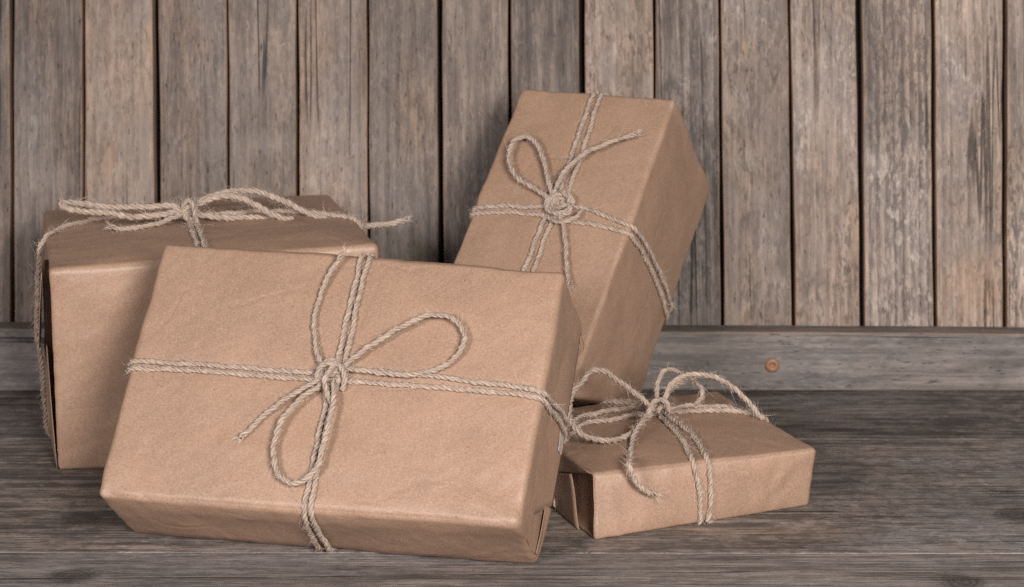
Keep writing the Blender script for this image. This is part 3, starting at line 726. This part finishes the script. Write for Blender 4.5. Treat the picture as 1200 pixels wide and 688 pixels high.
lb2 = [('top', 895, 492), ('top', 853, 481.5), ('top', 820, 483), ('top', 785, 485), ('top', 760, 483), ('top', 710, 490), ('top', 682, 495), (.005, 1, .52), (0, .5, .50), (0, 0, .50), (.5, 0, .5), (1, 0, .55), (1, .5, .55), ('top', 895, 492)]
band(Sp, 'twine_band', [lb1, lb2], R0)
o_, n_ = Sp.plane('top'); A_ = nrm(Sp.C['TRf']-Sp.C['TLf']); B_ = np.cross(n_, A_)
kc = Sp.face_px('top', 766, 492, .0)
kn = cord(Sp, 'bow_knot', knot_path(kc, A_*.8+B_*.5, n_*.75+B_*.4, B_*-1, .0062, .0048, 2.4, -.0005, 3)+n_*.0085, R0)
kn['label'] = 'knot of the bow'
mid = lambda pts: catmull([Sp.face_px('mid', *p) for p in pts])
cord(Sp, 'knot_wrap', mid([(758, 490, .006), (763, 476, .007), (772, 470, .007), (781, 474, .006), (783, 484, .004)]), R0, kn)
cord(Sp, 'loop', mid([(770, 485, .000), (779, 470, -.001), (783, 456, -.003), (795, 445, -.004), (815, 440, -.004), (837, 443.5, -.002), (859, 455, .000), (876, 472, .002), (889, 487, .004), (895, 493, .005)]), R0, kn)
cord(Sp, 'loop', mid([(766, 482, .003), (750, 467, .006), (738, 458, .007), (725, 448, .008), (708, 437, .006), (694, 436, .002), (681, 449, .000), (669, 468, .004), (668, 490, .016), (676, 507, .024), (691, 514, .026), (713, 518, .026), (737, 511, .022), (752, 497, .012), (764, 486, .006)]), R0*1.1, kn)
cord(Sp, 'loop', mid([(768, 482, -.002), (776, 470, -.012), (792, 452, -.022), (809, 446, -.026), (821, 455, -.024), (823, 467, -.020), (815, 475, -.016), (798, 478, -.010), (776, 484, -.003)]), R0*.85, kn)
cord(Sp, 'tail', mid([(768, 482, -.004), (770, 466, -.008), (771, 449, -.011), (777, 437, -.013), (790, 435, -.016), (798, 441, -.020)]), R0*.95, kn, (False, True))
tailp = [Sp.face_px('mid', 762, 486, .004), Sp.face_px('mid', 755, 492, .012), Sp.face_px('mid', 744, 510, .026), Sp.face_px('mid', 739, 530, .044), Sp.face_px('front', 738, 546, .0085), Sp.face_px('front', 743, 562, .0085), Sp.face_px('front', 754, 574, .0075), Sp.face_px('front', 770, 581, .0070)]
cord(Sp, 'tail', catmull(tailp), R0, kn, (False, True))
fuzz(Sp, 1.6, 1.4)

# ================================================================== left parcel
Lp = Parcel('L', .0044, 'deep boxy brown paper parcel at left behind the largest one', seed=12, bulge=.0026, wrinkle=.0004, cavity=.007, end_bulge=.3,
  creases=[(('front', 62, 322), ('front', 90, 335), .006, .0010), (('front', 70, 545), ('front', 95, 515), .006, -.0008)])
Lp.R = R0*1.15
# left end: the front lip, a dark gap, an upper flap running down to a point and a lower flap coming up
sheet(Lp, 'end_flap', [end_pt(Lp, 'L', .970, .05, .0062), end_pt(Lp, 'L', .99, .70, .0030), end_pt(Lp, 'L', .52, .55, .0070), end_pt(Lp, 'L', .46, .22, .0112)], n=18, bulge=.001)
sheet(Lp, 'end_flap', [end_pt(Lp, 'L', .004, .012, .0010), end_pt(Lp, 'L', .004, .70, .0030), end_pt(Lp, 'L', .50, .62, .0045), end_pt(Lp, 'L', .60, .10, .0046)], n=18, bulge=.0015)
sheet(Lp, 'gap_shade_sheet', [end_pt(Lp, 'L', .95, .34, -.0065), end_pt(Lp, 'L', .95, .34, .0050), end_pt(Lp, 'L', .08, .34, .0050), end_pt(Lp, 'L', .08, .34, -.0065)], n=8)  # sheet added inside the end to keep the gap behind the lip dark
sheet(Lp, 'end_flap', [end_pt(Lp, 'R', .86, .02, .0004), end_pt(Lp, 'R', .985, .02, .0006), end_pt(Lp, 'R', .97, .10, .0060), end_pt(Lp, 'R', .86, .08, .0045)], n=8)
hb = [[(0, 0, .55), (-.03, .04, .55), (-.07, .20, .48), (-.08, .45, .44), (-.07, .75, .44), (-.045, .93, .46), ('top', 54, 283), ('top', 71, 272.5), ('top', 101, 266), ('top', 132, 262.5), ('top', 172, 259.5), ('top', 213, 262), ('top', 250, 260), ('top', 312, 256), ('top', 380, 256), ('top', 426, 262), (1, .6, .5), (1, 0, .5), (.5, 0, .55), (0, 0, .55)]]
band(Lp, 'twine_band', hb, R0)
vb = [[('top', 219, 247), ('top', 226, 262), ('top', 237, 287), ('top', 243, 305), ('front', 244, 330), ('front', 244, 480), (.60, 0, 0), (.58, 0, 1), (.5, .5, 1), (.47, 1, 1), ('top', 219, 247)],
      [('top', 214, 247), ('top', 219, 262), ('top', 229, 288), ('top', 234, 305), ('front', 235, 330), ('front', 235, 480), (.56, 0, 0), (.54, 0, 1), (.46, .5, 1), (.44, 1, 1), ('top', 214, 247)]]
band(Lp, 'twine_band', vb, R0)
mid = lambda pts: catmull([Lp.face_px('mid', *p) for p in pts])
o_, n_ = Lp.plane('top'); A_ = nrm(Lp.C['TRf']-Lp.C['TLf']); B_ = np.cross(n_, A_)
kc = Lp.face_px('mid', 222, 250, .0)
kn = cord(Lp, 'bow_knot', knot_path(kc, A_*.7+B_*.6, n_*.95, B_*-1, .0052, .0060, 2.2, .002, 4), R0)
kn['label'] = 'knot of the bow'
cord(Lp, 'knot_wrap', mid([(212, 252, .004), (215, 241, .006), (221, 236, .007), (226, 243, .0075), (229, 256, .007), (232, 268, .006)]), R0, kn)
cord(Lp, 'loop', mid([(220, 248, .0), (200, 243, .001), (172, 243.5, .0), (132, 244, -.004), (107, 241.5, -.006), (84, 239, -.004), (72, 240, .000), (76, 245, .004), (93, 249, .005), (122, 250.5, .004), (152, 255, .004), (183, 254, .004), (208, 249, .003), (222, 250, .002)]), R0*1.3, kn)
cord(Lp, 'loop', mid([(222, 246, .0), (244, 236, .001), (262, 231, .002), (278, 232, .004), (294, 239, .006), (314, 250, .008), (334, 258, .007), (342, 260, .003), (326, 259, .000), (292, 256.5, -.003), (255, 256, -.001), (228, 252, .0)]), R0*1.3, kn)
cord(Lp, 'tail', mid([(222, 245, -.003), (246, 232, -.003), (271, 226, -.004), (294, 225, -.005), (312, 229, -.005), (334, 238, -.004), (358, 250, -.002), (380, 258.5, .000), (406, 263, .002), (428, 266, .004), (455, 264, .004), (478, 259, .004)]), R0*1.25, kn, (False, True))
cord(Lp, 'tail', mid([(221, 250, .003), (205, 256, .005), (185, 263, .006), (160, 268.5, .008), (138, 269, .009), (128, 267, .010)]), R0, kn, (False, True))
fuzz(Lp, 1.9, 1.4)
